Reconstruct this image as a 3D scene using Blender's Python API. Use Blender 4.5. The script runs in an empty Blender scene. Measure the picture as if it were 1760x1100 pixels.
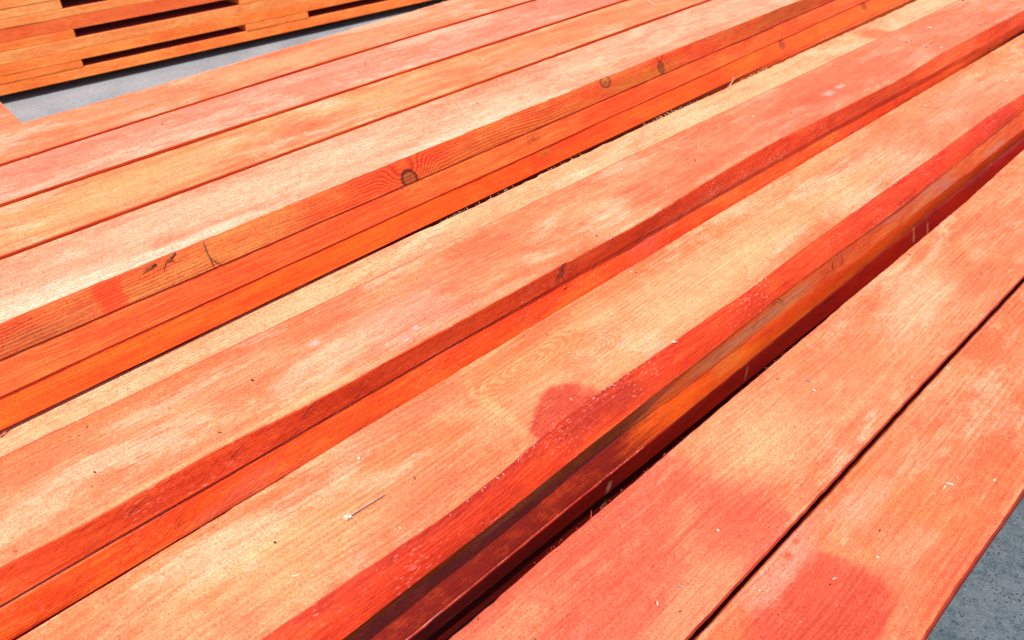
import bpy, math, random
import numpy as np
from mathutils import Vector, Matrix

# ------------------------------------------------------------------ scene, camera, light
S = bpy.context.scene
C = S.collection
W, H = 1760.0, 1100.0
FPX = 1400.0
ROLL = math.radians(-3.0)
VX, VY = 2711.5, -530.0
_c, _s = math.cos(ROLL), math.sin(ROLL)
def _un(px, py):
    x = px - 880.0; y = 550.0 - py
    return (_c*x - _s*y, _s*x + _c*y)
_vx, _vy = _un(VX, VY)
PITCH = math.atan2(_vy, FPX)
YAW = math.atan2(_vx, math.hypot(FPX, _vy))
FWD = np.array([-math.sin(YAW)*math.cos(PITCH), math.cos(YAW)*math.cos(PITCH), -math.sin(PITCH)])
RGT = np.array([math.cos(YAW), math.sin(YAW), 0.0])
UPV = np.cross(RGT, FWD)
CAMZ = 1.278                      # camera height above the ground, metres
def hit(p, D):
    """measured point of the photograph -> survey point on the level D below the eye"""
    a = _un(*p); d = RGT*a[0] + UPV*a[1] + FWD*FPX
    return d[:2]/-d[2]*D

cam = bpy.data.cameras.new('camera'); co = bpy.data.objects.new('camera', cam); C.objects.link(co)
cam.sensor_width = 36.0; cam.lens = FPX/W*36.0
cam.clip_start = 0.02; cam.clip_end = 300
r = RGT*_c + UPV*(_s); u = UPV*_c - RGT*(_s)
M = Matrix(((r[0], u[0], -FWD[0], 0), (r[1], u[1], -FWD[1], 0), (r[2], u[2], -FWD[2], CAMZ), (0, 0, 0, 1)))
co.matrix_world = M
cam.dof.use_dof = True; cam.dof.focus_distance = 1.45; cam.dof.aperture_fstop = 6.3
S.camera = co

w = bpy.data.worlds.new('World'); S.world = w; w.use_nodes = True
nt = w.node_tree; bg = nt.nodes['Background']
sky = nt.nodes.new('ShaderNodeTexSky'); sky.sky_type = 'NISHITA'; sky.sun_disc = False
SUN = Vector((0.235, -0.40, 0.89)).normalized()       # towards the sun
sky.sun_elevation = math.asin(SUN.z)
sky.sun_rotation = math.atan2(SUN.x, SUN.y)
nt.links.new(sky.outputs[0], bg.inputs[0]); bg.inputs[1].default_value = 0.15
sl = bpy.data.lights.new('sun', 'SUN'); sl.energy = 4.6; sl.angle = math.radians(0.53); sl.color = (1.0, 0.955, 0.89)
so = bpy.data.objects.new('sun', sl); C.objects.link(so)
so.rotation_euler = SUN.to_track_quat('Z', 'Y').to_euler(); so.location = (2, -3, 8)
vs = S.view_settings
vs.view_transform = 'Standard'; vs.look = 'None'; vs.gamma = 1.0; vs.use_curve_mapping = False; vs.exposure = 0.62
S.render.engine = 'CYCLES'
S.cycles.max_bounces = 8; S.cycles.diffuse_bounces = 6

# ------------------------------------------------------------------ node helper
class G:
    def __init__(self, name):
        self.m = bpy.data.materials.new(name); self.m.use_nodes = True
        self.t = self.m.node_tree; self.N = self.t.nodes; self.b = self.N['Principled BSDF']
    def link(self, a, b): self.t.links.new(a, b)
    def n(self, typ, **k):
        x = self.N.new(typ)
        for a, v in k.items(): setattr(x, a, v)
        return x
    def inp(self, sock, v):
        if v is None: return
        if isinstance(v, bpy.types.NodeSocket): self.link(v, sock)
        else:
            if isinstance(v, (tuple, list)) and len(v) == 3 and sock.type == 'RGBA': v = (*v, 1.0)
            sock.default_value = v
    def math(self, op, a, b=None, c=None, clamp=False):
        x = self.n('ShaderNodeMath', operation=op, use_clamp=clamp)
        self.inp(x.inputs[0], a); self.inp(x.inputs[1], b)
        if c is not None: self.inp(x.inputs[2], c)
        return x.outputs[0]
    def vmath(self, op, a, b=None):
        x = self.n('ShaderNodeVectorMath', operation=op)
        self.inp(x.inputs[0], a); self.inp(x.inputs[1], b)
        return x.outputs['Value'] if op in ('LENGTH', 'DOT_PRODUCT') else x.outputs[0]
    def noise(self, vec, scale, detail=3.0, rough=0.55, dist=0.0):
        x = self.n('ShaderNodeTexNoise'); self.inp(x.inputs['Vector'], vec)
        x.inputs['Scale'].default_value = scale; x.inputs['Detail'].default_value = detail
        x.inputs['Roughness'].default_value = rough; x.inputs['Distortion'].default_value = dist
        return x.outputs['Fac']
    def vor(self, vec, scale, out='Distance', rnd=1.0):
        x = self.n('ShaderNodeTexVoronoi'); self.inp(x.inputs['Vector'], vec)
        x.inputs['Scale'].default_value = scale; x.inputs['Randomness'].default_value = rnd
        return x
    def ramp(self, v, a, b, lo=0.0, hi=1.0, smooth=True):
        x = self.n('ShaderNodeMapRange'); x.interpolation_type = 'SMOOTHSTEP' if smooth else 'LINEAR'
        self.inp(x.inputs['Value'], v)
        if a > b: a, b, lo, hi = b, a, hi, lo
        x.inputs['From Min'].default_value = a; x.inputs['From Max'].default_value = b
        x.inputs['To Min'].default_value = lo; x.inputs['To Max'].default_value = hi
        return x.outputs['Result']
    def mix(self, f, a, b, mode='MIX'):
        x = self.n('ShaderNodeMix', data_type='RGBA', blend_type=mode)
        self.inp(x.inputs['Factor'], f); self.inp(x.inputs[6], a); self.inp(x.inputs[7], b)
        return x.outputs[2]
    def scalev(self, vec, s): return self.vmath('MULTIPLY', vec, s)
    def addv(self, vec, s): return self.vmath('ADD', vec, s)

REDM = (0.50, 0.085, 0.035)
def wood(name, pale, mid, red, seed=0.0, mid_cut=(0.42, 0.62), red_cut=(0.55, 0.75), red_amt=0.7, grain=0.36,
         fuzz=0.6, ring=0.12, saw=0.0, patches=(), rough=0.72, white=0.0, grey=0.0, side=False, knots=(), bump=0.5,
         crackle=0.0, dots=0.5, swirls=(), mottle=0.45, chalk=0.42):
    """stained sawn softwood; local x is across the board, y along it, z up"""
    g = G(name)
    tc = g.n('ShaderNodeTexCoord').outputs['Object']
    P = g.addv(tc, (seed*1.37, seed*3.11, seed*0.73))
    # slow bend of the grain
    wn = g.n('ShaderNodeTexNoise'); g.inp(wn.inputs['Vector'], g.scalev(P, (2.5, 1.6, 2.5))); wn.inputs['Scale'].default_value = 1.6
    wn.inputs['Detail'].default_value = 1.5
    Pw = g.vmath('ADD', P, g.scalev(g.vmath('SUBTRACT', wn.outputs['Color'], (0.5, 0.5, 0.5)), (0.035, 0.0, 0.022)))
    fine = g.noise(g.scalev(Pw, (150, 2.6 if not side else 4.5, 150)), 1.6, 5, 0.7)
    streak = g.noise(g.scalev(Pw, (26, 1.5, 26)), 1.0, 4, 0.6)
    blot = g.noise(g.scalev(P, (8, 3.0, 8)), 1.0, 6, 0.62, 0.4)
    broad = g.noise(g.scalev(P, (2.6, 1.3, 2.6)), 1.0, 2, 0.5)
    fz = g.noise(g.scalev(P, (1, 0.6, 1)), 420, 2, 0.7)
    fz2 = g.noise(g.scalev(P, (1, 0.45, 1)), 130, 3, 0.7)
    # growth rings drawn out along the board
    xyz = g.n('ShaderNodeSeparateXYZ'); g.inp(xyz.inputs[0], Pw)
    X, Z = xyz.outputs[0], xyz.outputs[2]
    ph = g.math('ADD', g.math('MULTIPLY', X, 330.0), g.math('MULTIPLY', Z, 820.0 if side else 260.0))
    ph = g.math('ADD', ph, g.math('MULTIPLY', g.noise(g.scalev(P, (3.2, 0.8, 3.2)), 1.0, 2, 0.35), 42.0))
    kx = g.n('ShaderNodeSeparateXYZ'); g.inp(kx.inputs[0], tc)
    for kn in knots:
        ux = g.math('DIVIDE', g.math('SUBTRACT', kx.outputs[2 if side else 0], kn[0]), kn[2]*1.3)
        uy = g.math('DIVIDE', g.math('SUBTRACT', kx.outputs[1], kn[1]), kn[3]*2.2)
        d = g.math('SQRT', g.math('ADD', g.math('MULTIPLY', ux, ux), g.math('MULTIPLY', uy, uy)))
        ph = g.math('ADD', ph, g.math('MULTIPLY', g.ramp(d, 2.2, 0.4), 16.0))
    rg = g.math('ABSOLUTE', g.math('SINE', ph))
    rg = g.math('POWER', rg, 2.0)
    # stain
    f1 = g.math('ADD', g.math('MULTIPLY', streak, 0.45), g.math('MULTIPLY', blot, 0.55))
    col = g.mix(g.ramp(f1, *mid_cut), pale, mid)
    broad = g.noise(g.scalev(P, (4.5, 2.6, 4.5)), 1.0, 5, 0.6, 0.5)
    f2 = g.math('ADD', g.math('MULTIPLY', broad, 0.6), g.math('MULTIPLY', blot, 0.4))
    col = g.mix(g.math('MULTIPLY', g.ramp(f2, *red_cut), red_amt), col, red)
    mot = g.noise(g.scalev(P, (24, 13, 24)), 1.0, 9, 0.72, 0.8)
    mo2 = g.noise(g.addv(g.scalev(P, (30, 12, 30)), (7, 2, 5)), 1.0, 9, 0.74, 0.6)
    xs = g.n('ShaderNodeSeparateXYZ'); g.inp(xs.inputs[0], tc)
    st2 = g.noise(g.addv(g.scalev(Pw, (75, 0.9, 75)), (1, 9, 4)), 1.0, 5, 0.62)
    pn = g.math('MULTIPLY', g.math('SUBTRACT', g.noise(g.scalev(P, (22, 12, 22)), 1.0, 7, 0.72), 0.5), 1.8)
    def patch(cx, cy, rx, ry, ang, soft, wob):
        if side: ux = g.math('SUBTRACT', xs.outputs[2], cx)
        else: ux = g.math('SUBTRACT', xs.outputs[0], cx)
        uy = g.math('SUBTRACT', xs.outputs[1], cy)
        ca, sa = math.cos(ang), math.sin(ang)
        a = g.math('DIVIDE', g.math('ADD', g.math('MULTIPLY', ux, ca), g.math('MULTIPLY', uy, sa)), rx)
        b = g.math('DIVIDE', g.math('SUBTRACT', g.math('MULTIPLY', uy, ca), g.math('MULTIPLY', ux, sa)), ry)
        a4 = g.math('POWER', g.math('ABSOLUTE', a), 4.0); b4 = g.math('POWER', g.math('ABSOLUTE', b), 4.0)
        d = g.math('POWER', g.math('ADD', a4, b4), 0.25)
        d = g.math('ADD', d, g.math('MULTIPLY', pn, wob))
        d = g.math('ADD', d, g.math('MULTIPLY', g.math('SUBTRACT', st2, 0.5), 0.30))
        return g.ramp(d, 1.06 + soft, 0.94 - soft), a, b
    col = g.mix(g.math('MULTIPLY', g.ramp(mot, 0.48, 0.66), mottle), col, g.mix(0.5, mid, red))
    col = g.mix(g.math('MULTIPLY', g.ramp(mo2, 0.50, 0.66), mottle), col, g.mix(0.55, pale, (0.62, 0.37, 0.21) if not side else mid))
    pmod = g.ramp(g.noise(g.scalev(P, (38, 20, 38)), 1.0, 8, 0.75), 0.34, 0.52, 0.68, 1.0)
    col = g.mix(g.math('MULTIPLY', g.math('MULTIPLY', g.ramp(st2, 0.52, 0.66), g.ramp(broad, 0.35, 0.6)), 0.55), col, g.mix(0.4, mid, red))
    if not side:
        ck1 = g.noise(g.addv(g.scalev(P, (8, 2.6, 8)), (11, 4, 8)), 1.0, 10, 0.74, 0.5)
        col = g.mix(g.math('MULTIPLY', g.ramp(ck1, 0.50, 0.61), chalk), col, (0.64, 0.43, 0.31))
        ck2 = g.noise(g.addv(g.scalev(P, (7, 2.2, 7)), (2, 14, 3)), 1.0, 10, 0.74, 0.5)
        col = g.mix(g.math('MULTIPLY', g.ramp(ck2, 0.52, 0.61), 0.62), col, g.mix(0.5, mid, REDM))
    for (cx, cy, rx, ry, ang, soft, wob, pc, amt) in patches:
        m_, _, _ = patch(cx, cy, rx, ry, ang, soft, wob)
        col = g.mix(g.math('MULTIPLY', m_, g.math('MULTIPLY', pmod, amt)), col, pc)
    # knots: dark rim, brown heart, rings round them
    for (cx, cy, rx, ry, pc, *rim_) in knots:
        rim_ = rim_[0] if rim_ else 0.12
        ux = g.math('DIVIDE', g.math('SUBTRACT', xs.outputs[2 if side else 0], cx), rx)
        uy = g.math('DIVIDE', g.math('SUBTRACT', xs.outputs[1], cy), ry)
        d = g.math('SQRT', g.math('ADD', g.math('MULTIPLY', ux, ux), g.math('MULTIPLY', uy, uy)))
        d = g.math('ADD', d, g.math('MULTIPLY', pn, 0.55))
        col = g.mix(g.math('MULTIPLY', g.ramp(d, 1.15, 0.85), 0.92), col, pc)
        rim = g.math('MULTIPLY', g.ramp(d, 0.66, 0.96), g.ramp(d, 1.28, 1.04))
        col = g.mix(g.math('MULTIPLY', g.ramp(d, 0.5, 0.05), 0.5), col, tuple(c*.45 for c in pc))
        col = g.mix(g.math('MULTIPLY', rim, rim_), col, (0.05, 0.014, 0.006))
        halo = g.math('MULTIPLY', g.ramp(d, 2.6, 1.1), g.math('POWER', g.math('ABSOLUTE', g.math('SINE', g.math('MULTIPLY', d, 9.0))), 2.0))
        col = g.mix(g.math('MULTIPLY', halo, 0.10), col, red)
    for (cx, cy, rx, ry, fr_, pc, amt) in swirls:
        ux = g.math('DIVIDE', g.math('SUBTRACT', xs.outputs[2 if side else 0], cx), rx)
        uy = g.math('DIVIDE', g.math('SUBTRACT', xs.outputs[1], cy), ry)
        d = g.math('SQRT', g.math('ADD', g.math('MULTIPLY', ux, ux), g.math('MULTIPLY', uy, uy)))
        dd = g.math('ADD', d, g.math('MULTIPLY', pn, 0.16))
        rr_ = g.math('POWER', g.math('ABSOLUTE', g.math('SINE', g.math('MULTIPLY', dd, fr_))), 2.0)
        col = g.mix(g.math('MULTIPLY', g.math('MULTIPLY', rr_, g.ramp(d, 1.0, 0.5)), amt), col, pc)
    # grain tone
    gr = g.math('ADD', 1.0 - 0.5*grain, g.math('MULTIPLY', g.ramp(fine, 0.28, 0.72, smooth=False), grain))
    gr = g.math('MULTIPLY', gr, g.math('SUBTRACT', 1.0, g.math('MULTIPLY', g.math('MULTIPLY', rg, g.ramp(blot, .35, .6)), ring)))
    fzm = g.math('ADD', 1.0 - 0.5*fuzz, g.math('MULTIPLY', g.ramp(fz, 0.25, 0.75, smooth=False), fuzz))
    fzm = g.math('MULTIPLY', fzm, g.math('ADD', 1.0 - 0.2*fuzz, g.math('MULTIPLY', g.ramp(fz2, 0.28, 0.72, smooth=False), 0.4*fuzz)))
    tone = g.math('MULTIPLY', gr, fzm)
    pore = g.ramp(g.noise(g.scalev(P, (1, 0.5, 1)), 620, 1, 0.5), 0.60, 0.70)
    tone = g.math('MULTIPLY', tone, g.math('SUBTRACT', 1.0, g.math('MULTIPLY', pore, 0.42)))
    col = g.mix(1.0, col, (1.0, 0.89, 0.76) if not side else (0.97, 0.80, 0.50), 'MULTIPLY')
    if saw > 0:
        sy = g.math('ADD', g.math('MULTIPLY', xs.outputs[1], 300.0), g.math('MULTIPLY', xs.outputs[2 if side else 0], 190.0))
        sy = g.math('ADD', sy, g.math('MULTIPLY', broad, 50.0))
        sw = g.math('MULTIPLY', g.ramp(g.math('SINE', sy), 0.4, 1.0), g.ramp(fz2, 0.35, 0.6))
        sw = g.math('MULTIPLY', sw, g.ramp(blot, 0.4, 0.6))
        tone = g.math('MULTIPLY', tone, g.math('SUBTRACT', 1.0, g.math('MULTIPLY', sw, saw)))
    # darker tone is more saturated, as dye in wood is
    dk = g.math('SUBTRACT', 1.0, tone)
    tc3 = g.n('ShaderNodeCombineXYZ')
    g.inp(tc3.inputs[0], g.math('POWER', tone, 0.55)); g.inp(tc3.inputs[1], g.math('POWER', tone, 1.5)); g.inp(tc3.inputs[2], g.math('POWER', tone, 1.7))
    col = g.mix(1.0, col, tc3.outputs[0], 'MULTIPLY')
    if white > 0:      # resin / foam flecks left on the wet face
        v = g.vor(g.scalev(P, (1, 0.22, 1)), 300)
        gate = g.ramp(g.noise(g.scalev(P, (12, 6, 12)), 1.0, 4, 0.6), 0.46, 0.58)
        wm = g.math('MULTIPLY', g.ramp(g.math('ADD', v.outputs['Distance'], g.math('MULTIPLY', fz2, .5)), 0.56, 0.40), gate)
        col = g.mix(g.math('MULTIPLY', wm, white), col, (0.72, 0.28, 0.20))
    if grey > 0:
        gm = g.ramp(g.noise(g.scalev(P, (16, 4, 16)), 1.0, 4, 0.6), 0.52, 0.68)
        col = g.mix(g.math('MULTIPLY', gm, grey), col, (0.28, 0.13, 0.11))
    if crackle > 0:    # short drying checks
        if side:
            px_ = g.n('ShaderNodeSeparateXYZ'); g.inp(px_.inputs[0], P); cc_ = g.n('ShaderNodeCombineXYZ')
            g.inp(cc_.inputs[0], g.math('SUBTRACT', g.math('MULTIPLY', px_.outputs[2], 330.0), g.math('MULTIPLY', px_.outputs[1], 190.0)))
            g.inp(cc_.inputs[1], g.math('ADD', g.math('MULTIPLY', px_.outputs[2], 9.0), g.math('MULTIPLY', px_.outputs[1], 14.0)))
            ck = g.noise(cc_.outputs[0], 1.0, 2, 0.5)
        else: ck = g.noise(g.addv(g.scalev(Pw, (160, 9, 160)), (5, 3, 1)), 1.0, 2, 0.5)
        cm = g.math('MULTIPLY', g.ramp(ck, 0.57, 0.66), g.ramp(blot, 0.38, 0.55))
        col = g.mix(g.math('MULTIPLY', cm, crackle), col, (0.10, 0.012, 0.006))
    if dots > 0:       # dirt dots and pale dust
        v = g.vor(P, 34); cs = g.n('ShaderNodeSeparateColor'); g.inp(cs.inputs[0], v.outputs['Color'])
        dm = g.math('MULTIPLY', g.ramp(v.outputs['Distance'], 0.055, 0.03), g.ramp(cs.outputs[0], 0.80, 0.82))
        col = g.mix(g.math('MULTIPLY', dm, dots), col, (0.07, 0.012, 0.008))
        v = g.vor(g.addv(P, (3, 1, 2)), 60); cs = g.n('ShaderNodeSeparateColor'); g.inp(cs.inputs[0], v.outputs['Color'])
        dm = g.math('MULTIPLY', g.ramp(v.outputs['Distance'], 0.09, 0.05), g.ramp(cs.outputs[0], 0.88, 0.9))
        col = g.mix(g.math('MULTIPLY', dm, dots), col, (0.62, 0.42, 0.30))
    g.inp(g.b.inputs['Base Color'], col)
    g.inp(g.b.inputs['Roughness'], g.ramp(blot, 0.3, 0.7, rough-0.08, rough+0.10))
    g.b.inputs['Specular IOR Level'].default_value = 0.25 if not side else 0.22
    h = g.math('ADD', g.math('MULTIPLY', fine, 0.5), g.math('ADD', g.math('MULTIPLY', fz, 0.30), g.math('MULTIPLY', fz2, 0.5)))
    h = g.math('SUBTRACT', h, g.math('MULTIPLY', rg, 0.12))
    bp = g.n('ShaderNodeBump'); bp.inputs['Strength'].default_value = bump; bp.inputs['Distance'].default_value = 0.0016
    g.inp(bp.inputs['Height'], h); g.link(bp.outputs[0], g.b.inputs['Normal'])
    return g.m

def plain(name, col, rough=0.8, var=0.15, scale=200):
    g = G(name); tc = g.n('ShaderNodeTexCoord').outputs['Object']
    n_ = g.noise(tc, scale, 3)
    g.inp(g.b.inputs['Base Color'], g.mix(n_, tuple(c*(1-var) for c in col), tuple(min(1, c*(1+var)) for c in col)))
    g.b.inputs['Roughness'].default_value = rough
    return g.m

# ------------------------------------------------------------------ ground
def ground_mat(name, base, dark, light, speck):
    g = G(name); tc = g.n('ShaderNodeTexCoord').outputs['Object']
    a = g.noise(tc, 3.0, 5, 0.6); b = g.noise(tc, 60, 4, 0.7); c = g.noise(tc, 240, 3, 0.7)
    f = g.math('ADD', g.math('MULTIPLY', a, 0.35), g.math('ADD', g.math('MULTIPLY', b, 0.35), g.math('MULTIPLY', c, 0.3)))
    col = g.mix(g.ramp(f, 0.40, 0.60), dark, light)
    v = g.vor(g.vmath('ADD', tc, g.scalev(tc, (.0, .3, .0))), 140); cs = g.n('ShaderNodeSeparateColor'); g.inp(cs.inputs[0], v.outputs['Color'])
    m1 = g.math('MULTIPLY', g.ramp(v.outputs['Distance'], 0.42, 0.2), g.ramp(cs.outputs[0], 0.66, 0.7))
    col = g.mix(g.math('MULTIPLY', m1, speck), col, tuple(x*0.22 for x in base))
    m2 = g.math('MULTIPLY', g.ramp(v.outputs['Distance'], 0.34, 0.16), g.ramp(cs.outputs[1], 0.86, 0.9))
    col = g.mix(g.math('MULTIPLY', m2, speck), col, tuple(min(0.6, x*2.0) for x in base))
    v = g.vor(tc, 18); cs = g.n('ShaderNodeSeparateColor'); g.inp(cs.inputs[0], v.outputs['Color'])
    m3 = g.math('MULTIPLY', g.ramp(g.math('ADD', v.outputs['Distance'], g.math('MULTIPLY', c, .15)), 0.20, 0.12), g.ramp(cs.outputs[0], 0.75, 0.8))
    col = g.mix(g.math('MULTIPLY', m3, 0.5), col, tuple(x*0.15 for x in base))
    g.inp(g.b.inputs['Base Color'], col); g.b.inputs['Roughness'].default_value = 0.9
    bp = g.n('ShaderNodeBump'); bp.inputs['Strength'].default_value = 0.6; bp.inputs['Distance'].default_value = 0.002
    g.inp(bp.inputs['Height'], g.math('ADD', b, c)); g.link(bp.outputs[0], g.b.inputs['Normal'])
    return g.m

def grid_sheet(name, x0, x1, y0, y1, z, mat):
    me = bpy.data.meshes.new(name)
    me.from_pydata([(x0, y0, z), (x1, y0, z), (x1, y1, z), (x0, y1, z)], [], [(0, 1, 2, 3)]); me.materials.append(mat)
    o = bpy.data.objects.new(name, me); C.objects.link(o); o['kind'] = 'structure'; return o
grid_sheet('ground', -60, 60, -60, 60, 0.0, ground_mat('pale_concrete', (0.25, 0.255, 0.265), (0.140, 0.146, 0.152), (0.232, 0.234, 0.236), 0.5))
grid_sheet('dark_ground_sheet', -0.85, 14, -12, 14, 0.004, ground_mat('dark_speckled_ground', (0.06, 0.075, 0.085), (0.030, 0.048, 0.060), (0.088, 0.105, 0.115), 1.0))  # darker, bluish speckled sheet over the near side of the ground

# ------------------------------------------------------------------ measured edges (photograph pixels)
L = dict(
 A1l=[(0,222),(40,210),(400,109),(764,2)], A12=[(0,282),(95,250),(400,155),(691,65),(800,33)], A2r=[(0,350),(305,249),(400,217),(800,87)],
 A3r=[(0,440),(523,250),(800,148),(1200,5)], A4r=[(0,560),(195,478),(300,432),(480,358),(620,298),(800,234),(1050,132),(1200,68),(1320,22)],
 A4b=[(0,617),(395,450),(857,250),(1200,99),(1435,0)], A5b=[(0,681),(400,499),(1200,132),(1505,-6)], A6b=[(0,733),(310,599),(1018,250),(1200,165),(1540,8)],
 Bl=[(0,733),(65,700),(250,622),(400,547),(480,500),(540,478),(585,455),(760,380),(870,328),(950,285),(1120,205),(1250,142),(1327,111),(1404,75),(1474,48),(1575,1)],
 Bs=[(0,787),(175,700),(350,620),(500,545),(702,455),(808,398),(980,322),(1200,207),(1300,165),(1454,95),(1614,17)],
 Br=[(0,975),(130,910),(300,815),(390,762),(480,720),(600,658),(702,600),(827,532),(980,447),(1100,384),(1200,321),(1320,250),(1440,190),(1544,137),(1620,90),(1760,18)],
 Bb=[(63,1000),(480,764),(773,600),(980,483),(1200,350),(1400,235),(1760,41)], Ctop=[(0,1060),(109,1000),(480,787),(773,611),(980,489),(1200,354)],
 El=[(30,1096),(185,1000),(480,825),(849,599),(1080,462),(1264,350),(1531,188),(1760,57)],
 Er=[(449,1100),(600,1000),(684,942),(776,882),(880,800),(930,752),(960,726),(1039,669),(1124,612),(1219,546),(1287,500),(1380,428),(1490,350),(1560,300),(1617,261),(1696,202),(1760,162)],
 Eb=[(588,1100),(740,980),(880,873),(971,800),(1080,714),(1140,666),(1205,617),(1353,500),(1460,420),(1558,350),(1760,189)],
 Fm=[(610,1100),(993,804),(1282,593),(1396,500),(1600,345)], Fb=[(695,1100),(880,955),(1064,800),(1440,500),(1617,350),(1760,234)], Gb=[(745,1100),(1107,800),(1353,604),(1617,392),(1760,276)],
 Hl=[(768,1100),(880,1005),(920,968),(1019,886),(1144,780),(1222,713),(1369,590),(1440,530),(1655,350),(1728,284),(1760,256)],
 Hr=[(1186,1100),(1300,972),(1461,800),(1760,478)], Ir=[(1589,1100),(1627,1037),(1761,845)],
)
rng = np.random.RandomState(7)
STRAIGHT = set()
NEARLY = ('A1l', 'A12', 'A2r', 'A3r', 'A4r', 'A4b', 'A5b', 'A6b', 'Bs', 'Bb', 'El', 'Hr', 'Ir')
def edge(name, D, off=0.0):
    P = np.array([hit(q, D) for q in L[name]])
    ys, xs_ = P[:, 1], P[:, 0] + off
    o = np.argsort(ys)
    if name in NEARLY: STRAIGHT.add((len(ys), round(float(ys[o][0]), 4)))
    return ys[o], xs_[o]
def straight(name, D, off=0.0):
    ys, xs_ = edge(name, D, off)
    k = np.polyfit(ys, xs_, 1); yy = np.array([ys[0], ys[-1]]); return yy, np.polyval(k, yy)
def curve(e, Y):
    """smooth curve through the survey points, running on straight past both ends"""
    ys, xs_ = e
    if len(ys) > 3 and (len(ys), round(float(ys[0]), 4)) in STRAIGHT:
        q = np.polyfit(ys, xs_, 2); Yc = np.clip(Y, ys[0], ys[-1])
        return np.polyval(q, Yc)
    v = np.interp(Y, ys, xs_)
    if len(ys) < 3: return v
    k = np.hanning(13); k /= k.sum()
    vp = np.concatenate([2*v[0]-v[6:0:-1], v, 2*v[-1]-v[-2:-8:-1]])
    return np.convolve(vp, k, 'valid')
def sm_noise(n, step, amp, seed):
    rr = np.random.RandomState(seed); m = max(3, int(n/step)+3)
    p = rr.randn(m); xi = np.linspace(0, m-1.001, n)
    i = xi.astype(int); f = xi-i; f = f*f*(3-2*f)
    return amp*(p[i]*(1-f)+p[np.minimum(i+1, m-1)]*f)

def board_mesh(name, Dt, Db, le, rt, rb, mats, seed, y0=-1.0, y1=4.9, step=0.016, lb=None, rag_l=0.0004, rag_r=0.0004, rnd=0.0016, wane=0.0, cup=0.0006):
    """one sawn board; le/rt/rb = survey edges: left, right top arris, right bottom arris"""
    n = int((y1-y0)/step)+1; Y = np.linspace(y0, y1, n)
    xl = curve(le, Y) + sm_noise(n, 12, 0.0002, seed) + np.random.RandomState(seed+50).randn(n)*rag_l
    xt = curve(rt, Y) + sm_noise(n, 10, 0.0002, seed+1) + np.random.RandomState(seed+51).randn(n)*rag_r
    xb = curve(rb, Y) + sm_noise(n, 14, 0.0005, seed+2)
    xlb = xl + 0.001 if lb is None else curve(lb, Y)
    zt = CAMZ-Dt + sm_noise(n, 30, 0.0004, seed+3); zb = np.full(n, CAMZ-Db)
    h = zt-zb
    prof = []   # (x, z, material)
    prof.append((xlb, zb)); prof.append((xl, zb+h*0.5)); prof.append((xl-0*h, zt-rnd)); prof.append((xl+rnd, zt))
    K = 8
    for k in range(1, K):
        f = k/K
        prof.append((xl+rnd+(xt-xl-2*rnd)*f, zt - cup*(4*f*(1-f)) + sm_noise(n, 6, 0.00018, seed+10+k)))
    prof.append((xt-rnd, zt)); prof.append((xt, zt-rnd*0.9))
    top_end = len(prof)-2
    Q = 5
    for q in range(1, Q+1):
        f = q/Q
        bul = wane*math.sin(math.pi*min(1, f*1.0))*h
        prof.append((xt+(xb-xt)*(f if wane == 0 else f**0.8)+bul + (sm_noise(n, 4, 0.00035, seed+30+q) if q < Q else 0), zt-rnd*0.9+(zb-zt+rnd*0.9)*f))
    m = len(prof)
    ox = float(np.mean(xt+xl)/2); oy = (y0+y1)/2; oz = CAMZ-Dt
    V = np.zeros((n, m, 3))
    for j, (x, z) in enumerate(prof):
        V[:, j, 0] = x-ox; V[:, j, 1] = Y-oy; V[:, j, 2] = z-oz
    verts = V.reshape(-1, 3).tolist(); faces = []; mi = []
    for i in range(n-1):
        a = i*m; b = a+m
        for j in range(m):
            j2 = (j+1) % m
            faces.append((a+j, b+j, b+j2, a+j2)); mi.append(0 if 2 <= j < top_end else 1)
    faces.append(tuple(range(m))); mi.append(1)
    faces.append(tuple(reversed([(n-1)*m+j for j in range(m)]))); mi.append(1)
    me = bpy.data.meshes.new(name); me.from_pydata(verts, [], faces); 
    for mm in mats: me.materials.append(mm)
    me.polygons.foreach_set('material_index', mi)
    me.polygons.foreach_set('use_smooth', [True]*len(faces))
    me.update(); me.set_sharp_from_angle(angle=math.radians(28))
    return me, (ox, oy, oz)

def tag(o, label, cat, group=None, kind=None):
    o['label'] = label; o['category'] = cat
    if group: o['group'] = group
    if kind: o['kind'] = kind
    return o
ORIG = {}
def board(key, label, group, Dt, Db, le, rt, rb, mats, seed, name='board', **k):
    me, o_ = board_mesh(name, Dt, Db, le, rt, rb, mats, seed, **k)
    ob = bpy.data.objects.new(name, me); C.objects.link(ob); ob.location = o_
    tag(ob, label, 'board', group); ORIG[key] = o_
    return ob

# local patch coordinates from a photograph point, for a board whose origin is o_
def loc(px, py, D, o_): h_ = hit((px, py), D); return h_[0]-o_[0], h_[1]-o_[1]

# depths of the surfaces below the eye
DA = [0.657, 0.6615, 0.667, 0.6725]      # the four top boards step down a little
DA4b, DA5b, DA6b = 0.7155, 0.7600, 0.8050
DB, DBb, DCb = 0.8120, 0.8620, 0.9140
DE, DEb, DFm, DFb, DGb = 0.9050, 0.9550, 1.0050, 1.0550, 1.1050
DH, DI = 1.0500, 1.0535
E_ = edge
def shift(e, d): return e[0], e[1]+d
def oyz(le, rt, Dt): 
    """origin a board will get (same formula as the builder)"""
    n = int(5.9/0.016)+1; Y = np.linspace(-1.0, 4.9, n)
    return (float(np.mean(curve(le, Y)+curve(rt, Y))/2), 1.95, CAMZ-Dt)

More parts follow.
